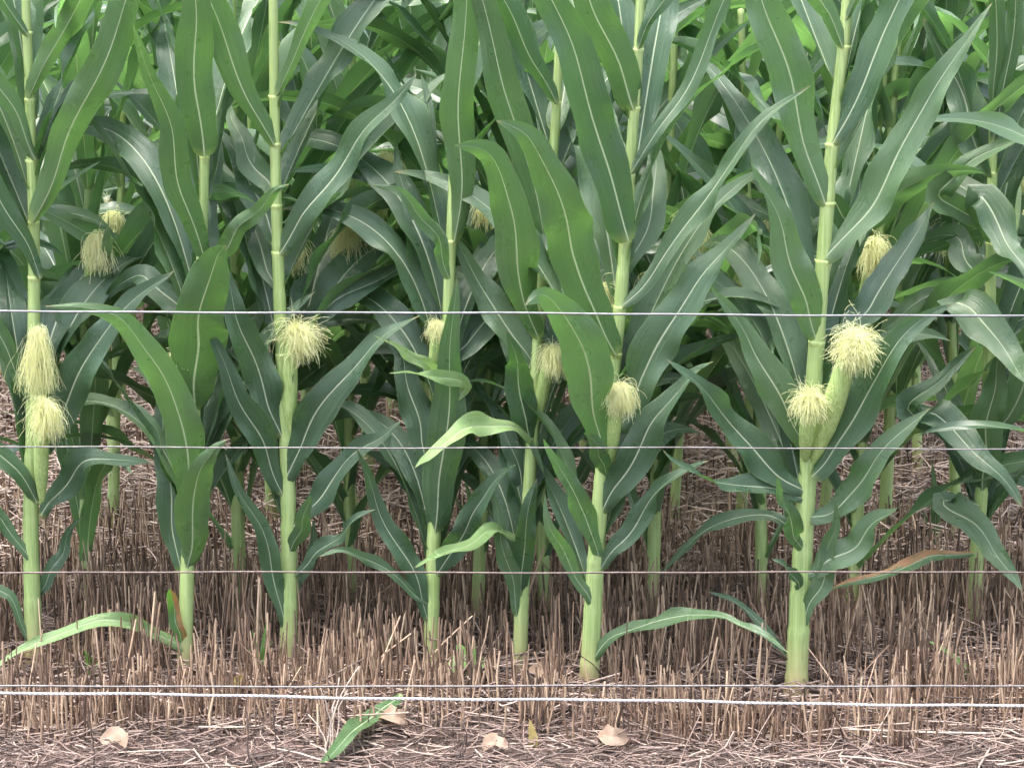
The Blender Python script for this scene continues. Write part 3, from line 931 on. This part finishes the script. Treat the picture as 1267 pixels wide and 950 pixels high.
# ------------------------------------------------------------------ corn of the rows behind
def corn_variant(seed):
    """a whole plant as plain mesh data: [(part, mesh, child meshes)]"""
    rg = np.random.default_rng(seed)
    H = rg.uniform(1.18, 1.32)
    bend = rg.normal(0, 0.03, 2)
    C = catmull([(0, 0, -0.01), (bend[0] * 0.4, bend[1] * 0.4, H * 0.4), (bend[0], bend[1], H * 0.75), (bend[0] * 1.3, bend[1] * 1.3, H)], 120)
    r0, r1 = rg.uniform(0.013, 0.016), 0.0065
    zs = np.concatenate([[0.11, 0.18, 0.24, 0.30], 0.35 + np.arange(8) * 0.07, 0.90 + np.arange(9) * 0.065]) + rg.normal(0, 0.012, 21)
    zs = zs[zs < H - 0.05]
    out = [("stalk", stalk_mesh(C, r0, r1, list(zs / H)), [])]
    plane = 0.0
    for i, z in enumerate(zs):
        az = plane + (i % 2) * math.pi + rg.normal(0, 0.3)
        f = min(1.0, 0.25 + z / 0.48)
        up = np.clip((z - 0.8) / 0.7, 0, 1)
        L = (0.36 + 0.40 * f) * (1 - 0.2 * up) * rg.uniform(0.88, 1.12)
        W = (0.036 + 0.032 * f) * (1 - 0.1 * up) * rg.uniform(0.9, 1.12)
        psi0 = rg.uniform(0.20, 0.52) * (1 - 0.42 * up)
        bnd = rg.uniform(0.4, 2.0) * (1 - 0.82 * up)
        x, y = np.interp(z, C[:, 2], C[:, 0]), np.interp(z, C[:, 2], C[:, 1])
        me = proc_leaf(z, az, L, W, psi0, bnd, rg.choice([-1, 1]) * rg.uniform(0.3, 1.7), int(rg.integers(1e6)), M_FRESH if (z > 0.85 and rg.random() < 0.5) else M_BACK, 0.006)
        me.transform(__import__("mathutils").Matrix.Translation((x, y, 0)))
        me["height"] = float(z)
        out.append(("leaf", me, []))
    ez = rg.uniform(0.46, 0.66)
    ea = 0.0
    b3 = np.array([math.cos(ea) * 0.015, math.sin(ea) * 0.015, ez])
    t3 = b3 + np.array([math.cos(ea) * 0.05, math.sin(ea) * 0.05, 0.17])
    er = rg.uniform(0.016, 0.021)
    out.append(("ear", husk_mesh(b3, t3, er, seed + 5), [("silk", silk_mesh(t3, t3 - b3, er, rg.uniform(0.045, 0.075), seed + 9, n=70, spread=0.6, grav=1.6, thick=0.0006))]))
    return out


VARS = [corn_variant(500 + 17 * k) for k in range(14)]


def plant_copy(var, x, y, rot, scale, label, group, tilt=(0, 0), bare=0.0, ear=True):
    e = link("corn_plant", None)
    e.location = (x, y, 0)
    e.rotation_euler = (tilt[0], tilt[1], rot)
    e.scale = (scale, scale, scale)
    tag(e, label, "corn plant", group)
    for nm, me, kids in VARS[var]:
        if nm == "leaf" and me["height"] < bare or nm == "ear" and not ear:
            continue
        c = link(nm, me, e)
        if nm == "ear":
            c.rotation_euler = (0, 0, rr.uniform(-2.6, -0.5) - rot)
        for kn, km in kids:
            link(kn, km, c)
    return e


rr = random.Random(5)
# second row, each stalk where the photograph shows one between the front plants
row2 = [(-95, 770, "second-row corn plant cut by the left edge behind the leftmost stalk", 1.0),
        (106, 765, "second-row corn plant between the leftmost and second front stalks", 0.95),
        (296, 762, "second-row corn plant glimpsed between the second and third front stalks", 1.0),
        (432, 762, "second-row corn plant behind the gap between third and fourth front stalks", 1.0),
        (590, 764, "second-row corn plant behind the two middle front stalks", 0.95),
        (676, 768, "second-row corn plant just right of the thin leaning front stalk", 0.95),
        (806, 766, "second-row corn plant in the wide gap, close to the pink-footed stalk", 1.05),
        (944, 766, "second-row corn plant just left of the stout front stalk", 1.0),
        (1052, 768, "second-row corn plant just right of the stout front stalk", 1.0),
        (1345, 768, "second-row corn plant beyond the right edge", 1.0)]
EAR2 = {106: [(122, 292, 114, 372)], 296: [(240, 350, 262, 420), (356, 292, 320, 360)], 432: [(431, 280, 440, 372), (478, 192, 458, 270)],
        590: [(630, 340, 618, 420)], 676: [(661, 342, 668, 425)], 806: [(812, 342, 808, 420), (853, 272, 832, 350)],
        944: [(927, 336, 947, 420)], 1052: [(1084, 298, 1066, 395)]}
for i, (px, py, lab, sc) in enumerate(row2):
    Y = ground_y(py)
    rot = rr.choice([0, math.pi]) + rr.gauss(0, 0.5)
    e = plant_copy(i % 14, gx(px, Y), Y, rot, sc, lab, "corn plants of the second row", (0, 0), ear=px not in EAR2)
    rg = np.random.default_rng(px + 4000)
    for z in rg.uniform(0.20, 0.62, 8):      # the full low blades these plants still carry
        az = rg.choice([0, math.pi]) + rg.normal(0, 0.6) - rot
        me = proc_leaf(float(z), az, rg.uniform(0.36, 0.52), rg.uniform(0.052, 0.070), rg.uniform(0.3, 0.6), rg.uniform(0.8, 2.0),
                       rg.choice([-1, 1]) * rg.uniform(0.6, 1.7), int(rg.integers(1e6)), M_BACK, 0.006)
        link("leaf", me, e)
    if px in EAR2:
        loc = np.array(e.location)
        c, s_ = math.cos(-rot), math.sin(-rot)
        M = np.array([[c, -s_, 0], [s_, c, 0], [0, 0, 1]]) / sc
        for j, (tx, ty, bx, by) in enumerate(EAR2[px]):
            t3, b3 = M @ (at(tx, ty, Y - 0.17) - loc), M @ (at(bx, by, Y - 0.06) - loc)
            h = link("ear", husk_mesh(b3, t3, 0.0175, 900 + i + 40 * j), e)
            link("silk", silk_mesh(t3, t3 - b3, 0.0175, 0.065, 900 + i + 40 * j, n=170, spread=0.42, grav=2.4, thick=0.00042, curl=0.6), h)

for px, lab in ((-190, "front-row corn plant beyond the left edge of view"), (1440, "front-row corn plant beyond the right edge of view")):
    Y = 4.25
    plant_copy(3 if px < 0 else 8, gx(px, Y), Y, 0.6, 1.0, lab, "corn plants of the front row")

ORD = ["third", "fourth", "fifth", "sixth", "seventh", "eighth", "ninth", "tenth", "eleventh", "twelfth"]
FRONT = [(38, "leftmost front stalk"), (235, "second front stalk"), (352, "third front stalk"), (545, "fourth front stalk"),
         (660, "thin leaning front stalk"), (755, "pink-footed front stalk"), (1005, "stout front stalk"), (1215, "right-edge stalk")]
NTH = ["first", "second", "third", "fourth", "fifth", "sixth", "seventh", "eighth", "ninth"]
Y = ground_y(766) + 0.62
for r, nm in enumerate(ORD):
    hw = Y * 0.235 + 0.10
    x = -hw + rr.uniform(0, 0.1)
    spots = []
    while x < hw:
        spots.append((x, Y + rr.gauss(0, 0.025)))
        x += rr.uniform(0.14, 0.21) if r < 6 else rr.uniform(0.19, 0.27)
    gaps = {}
    for x, y in spots:                       # the gap of the front row through which this plant is seen, at mid height
        px = PW / 2 + FPX * x / (y * CP + (CAM_H - 0.9) * SP)
        k = sum(px > f[0] for f in FRONT)
        gaps.setdefault(k, []).append((x, y))
    for k, lst in gaps.items():
        if k == 0:
            where = "left of the leftmost front stalk"
        elif k == len(FRONT):
            where = "right of the right-edge stalk"
        else:
            where = "between %s and %s" % (FRONT[k - 1][1].replace(" front stalk", ""), FRONT[k][1])
        for j, (x, y) in enumerate(lst):
            nth = "" if len(lst) == 1 else ", %s from left" % NTH[j]
            plant_copy(rr.randrange(14), x, y, rr.choice([0, math.pi]) + rr.gauss(0, 0.9), rr.uniform(0.92, 1.08),
                       "%s-row corn plant %s%s" % (nm, where, nth), "corn plants of the %s row" % nm, (rr.gauss(0, .03), rr.gauss(0, .03)), bare=0.24)
    Y += 0.64

# ------------------------------------------------------------------ fence wires in front
M_WIRE = wire_material("galvanised_wire", (0.14, 0.14, 0.145), (0.22, 0.22, 0.23), 0.5, 0.5)
M_DULL = wire_material("dull_wire", (0.11, 0.10, 0.10), (0.19, 0.175, 0.17), 0.5, 0.5)
M_RUST = wire_material("weathered_wire", (0.085, 0.062, 0.055), (0.15, 0.115, 0.10), 0.4, 0.55)
M_ROPE = wire_material("white_polyrope", (0.36, 0.34, 0.35), (0.50, 0.48, 0.49), 0.0, 0.6)


def wire(name, y0, y1, Y, rad, mat, label, sag=0.0, strands_n=0):
    a, b = at(0, y0, Y), at(PW, y1, Y)
    d = (b - a) / (b[0] - a[0])
    X = np.linspace(-6, 6, 360)
    C = a[None] + d[None] * (X - a[0])[:, None]
    C[:, 2] += 0.0007 * np.sin(X * 7.0 + y0) + 0.0004 * np.sin(X * 23 + y1)
    if not strands_n:
        me = tube_mesh(name, C, rad, mat, 8)
    else:
        X = np.linspace(-6, 6, 2400)
        C = a[None] + d[None] * (X - a[0])[:, None]
        C[:, 2] += 0.0012 * np.sin(X * 9.0) + 0.0005 * np.sin(X * 31)
        P = []
        for k in range(strands_n):
            ph = X * 420 / 1.6 + k * 2 * np.pi / strands_n
            P.append(C + np.stack([0 * X, np.cos(ph), np.sin(ph)], 1) * rad * 0.5)
        Vv, Ff, tt = strands(np.array(P), np.full(strands_n, rad * 0.56), np.zeros(strands_n), 5)
        me = mesh_from(name, Vv, Ff, mat)
    return tag(link(name, me), label, "fence wire" if not strands_n else "fence rope", "strands of the fence in front of the corn")


wire("fence_wire", 385, 391, 3.42, 0.0016, M_WIRE, "topmost bright galvanised fence wire crossing the picture")
wire("fence_wire", 553, 555, 3.42, 0.0011, M_DULL, "second fence wire from the top, thin and pale")
wire("fence_wire", 708, 708, 3.42, 0.0014, M_RUST, "third fence wire from the top, dull brown-grey, just above the stubble")
wire("fence_wire", 849, 848, 3.42, 0.0016, M_DULL, "lowest thin brown fence wire directly above the white rope")
wire("fence_rope", 857, 873, 3.36, 0.0023, M_ROPE, "thick white twisted fence rope, lowest strand of the fence", strands_n=3)


# ------------------------------------------------------------------ small things on the ground
def ground_leaf(name, pts, w, mat, label, cat, z0=0.012, arch=0.01, tilt=70, p=2.0, b0=0.4, peak=0.45, fold=0.2, wave=0.15, group=None):
    """a loose blade lying on the ground: pts pixels along its middle"""
    LSEED[0] += 1
    Q = []
    for x, y in pts:
        Y = ground_y(y)
        Q.append((gx(x, Y), Y, z0 + hfield(gx(x, Y), Y)))
    C = catmull(Q, 18)
    t = np.linspace(0, 1, 18)
    C[:, 2] += arch * np.sin(np.pi * t)
    o0 = C[0].copy()
    rg = np.random.default_rng(LSEED[0])
    to = np.array([0, -1.0, 0])
    N = np.tile(unit(to * math.cos(math.radians(tilt)) + UPV * math.sin(math.radians(tilt)) + rg.normal(0, .08, 3)), (18, 1))
    W = w / FPX * Q[0][1] * profile(t, b0, peak, p)
    me = leaf_mesh(C - o0, N, W, fold, wave, LSEED[0], mat, keel=0.6)
    me.name = name
    o = link(name, me)
    o.location = o0
    return tag(o, label, cat, group)


ground_leaf("dry_leaf", [(740, 918), (757, 926), (778, 921)], 25, M_DRY, "pale tan dry leaf on straw below the white rope, right of middle", "dry leaf", 0.02, 0.012, 45, 5, 0.5, wave=0.22, fold=0.25)
ground_leaf("dry_leaf", [(472, 910), (487, 918), (503, 914)], 27, M_DRY, "rounded tan dry leaf on straw beside the green fallen blade", "dry leaf", 0.02, 0.014, 45, 5, 0.5, wave=0.22, fold=0.25)
ground_leaf("dry_leaf", [(126, 932), (142, 928), (156, 936)], 24, M_DRY, "tan dry leaf on straw in the bottom left corner", "dry leaf", 0.018, 0.01, 50, 4, 0.5, wave=0.22, fold=0.25)
ground_leaf("dry_leaf", [(598, 940), (612, 935), (628, 940)], 20, M_DRY, "small tan dry leaf at the bottom edge, middle", "dry leaf", 0.015, 0.01, 50, 4, 0.5, wave=0.22, fold=0.25)
ground_leaf("dry_leaf", [(655, 852), (676, 862), (706, 872)], 26, M_DRY, "long brown dry leaf under the rope beside the pink-footed stalk", "dry leaf", 0.03, 0.01, 35)
ground_leaf("yellow_leaf", [(288, 884), (295, 878), (301, 870)], 18, M_YELLOW, "curled yellow-brown leaf in stubble below the rope, left side", "fallen leaf", 0.03, 0.012, 10, 3)
ground_leaf("green_leaf", [(557, 852), (580, 848), (600, 842)], 46, M_WEED, "rounded green weed leaf lying behind the rope, middle", "fallen leaf", 0.03, 0.015, 45, 4)


def blades(name, base, specs, mat, label, cat, group=None, rad=None):
    """a tuft: specs = list of (dx px, dy px up, width px, depth drift) blades from one foot, or thin stems if rad is set"""
    Y = ground_y(base[1])
    e = link(name, None)
    p0 = at(base[0], base[1], Y)
    e.location = (p0[0], p0[1], 0)
    tag(e, label, cat, group)
    for dx, up, w, dd in specs:
        LSEED[0] += 1
        rg = np.random.default_rng(LSEED[0])
        a = p0 - np.array(e.location) + np.array([rg.normal(0, .006), rg.normal(0, .006), -0.005])
        tip = at(base[0] + dx, base[1] - up, Y + dd) - np.array(e.location)
        mid = (a + tip) / 2 + np.array([-(tip - a)[0] * 0.15, 0, abs(tip[2]) * 0.12])
        C = catmull([a, mid, tip], 14)
        t = np.linspace(0, 1, 14)
        if rad:
            C[1:] += np.cumsum(rg.normal(0, 0.0016, (13, 3)), 0) * [1, 1, 0.2]
            link("stem", tube_mesh("stem", C, rad * (1 - 0.5 * t), mat, 6), e)
        else:
            N = np.tile(unit(np.array([rg.normal(0, .3), -1.0, 0.5])), (14, 1))
            link("blade", leaf_mesh(C, N, w / FPX * Y * profile(t, 0.6, 0.4), 0.2, 0.08, LSEED[0], mat), e)
    return e


# fallen green corn blade leaning out of the stubble, bottom middle-left
e = link("fallen_corn_leaf", None)
Yb = ground_y(893)
pb = at(498, 893, Yb)
e.location = (pb[0], pb[1], 0)
tag(e, "torn pale green corn blade slanting down from the rope to the straw", "fallen leaf")
traced_leaf(e, Yb, [(497, 858), (476, 876), (450, 893), (425, 915), (397, 944)], 27, 45, -0.30, mat=M_FRESH, wave=0.22, p=3, b0=0.5, ext=False)

blades("dry_grass_tuft", (404, 945), [(-12, 95, 0, 0), (14, 108, 0, .02), (28, 92, 0, 0), (5, 75, 0, -.02), (36, 120, 0, .03), (-22, 60, 0, 0)], M_PALESTEM,
       "tuft of bleached upright dry grass stems beside the fallen green blade", "dry grass", rad=0.0014)
blades("grass_sprout", (322, 838), [(-10, 60, 7, 0), (8, 70, 7, 0), (16, 45, 6, -.02), (-16, 40, 6, 0)], M_WEED,
       "small green grass sprout left of the third front stalk's foot", "weed")
blades("grass_sprout", (118, 838), [(-14, 34, 16, -.02), (6, 22, 8, 0)], M_WEED, "single short broad green weed left of the pale bowing leaf's foot", "weed")
blades("grass_sprout", (1205, 850), [(-28, 40, 14, 0), (14, 12, 10, 0), (-60, 60, 10, .03)], M_WEED, "green weed blades lying in stubble near the right edge", "weed")
blades("grass_sprout", (1157, 690), [(-4, 120, 14, 0), (8, 80, 10, 0), (-16, 60, 9, 0)], M_FRESH, "bright green upright sprout behind the brown-edged leaf", "weed")
blades("grass_sprout", (592, 700), [(-18, 110, 16, 0), (8, 120, 14, 0), (20, 90, 12, 0), (-6, 70, 10, 0)], M_FRESH, "bright green young sprout between the two middle stalks", "weed")
blades("yellow_sprout", (657, 925), [(-2, 36, 14, 0)], M_YELLOW, "small upright yellow leaf in straw below the rope, middle", "weed")
blades("weed_stem", (113, 955), [(-1, 90, 0, 0)], M_DARKSTEM, "thin dark dead weed stem near the bottom left corner", "weed stem", "dark dead weed stems", rad=0.0016)
blades("weed_stem", (307, 955), [(1, 100, 0, 0)], M_DARKSTEM, "thin dark dead weed stem below the curled yellow leaf", "weed stem", "dark dead weed stems", rad=0.0016)
blades("weed_stem", (340, 955), [(-2, 105, 0, 0)], M_DARKSTEM, "thin dark dead weed stem left of the bleached grass tuft", "weed stem", "dark dead weed stems", rad=0.0014)
blades("weed_stem", (566, 955), [(2, 62, 0, 0), (5, 50, 0, 0)], M_DARKSTEM, "short dark dead weed stem at the bottom, middle", "weed stem", "dark dead weed stems", rad=0.0018)

# one long bleached straw lying across the stubble at lower right
Ys = ground_y(915)
C = catmull([at(1040, 901, Ys), at(1130, 905, Ys - .01), at(1245, 907, Ys)], 20)
o = link("long_straw", tube_mesh("long_straw", C - C[0], 0.0017, M_PALESTEM, 6))
o.location = C[0]
tag(o, "long bleached straw lying level below the rope at lower right", "straw stem")
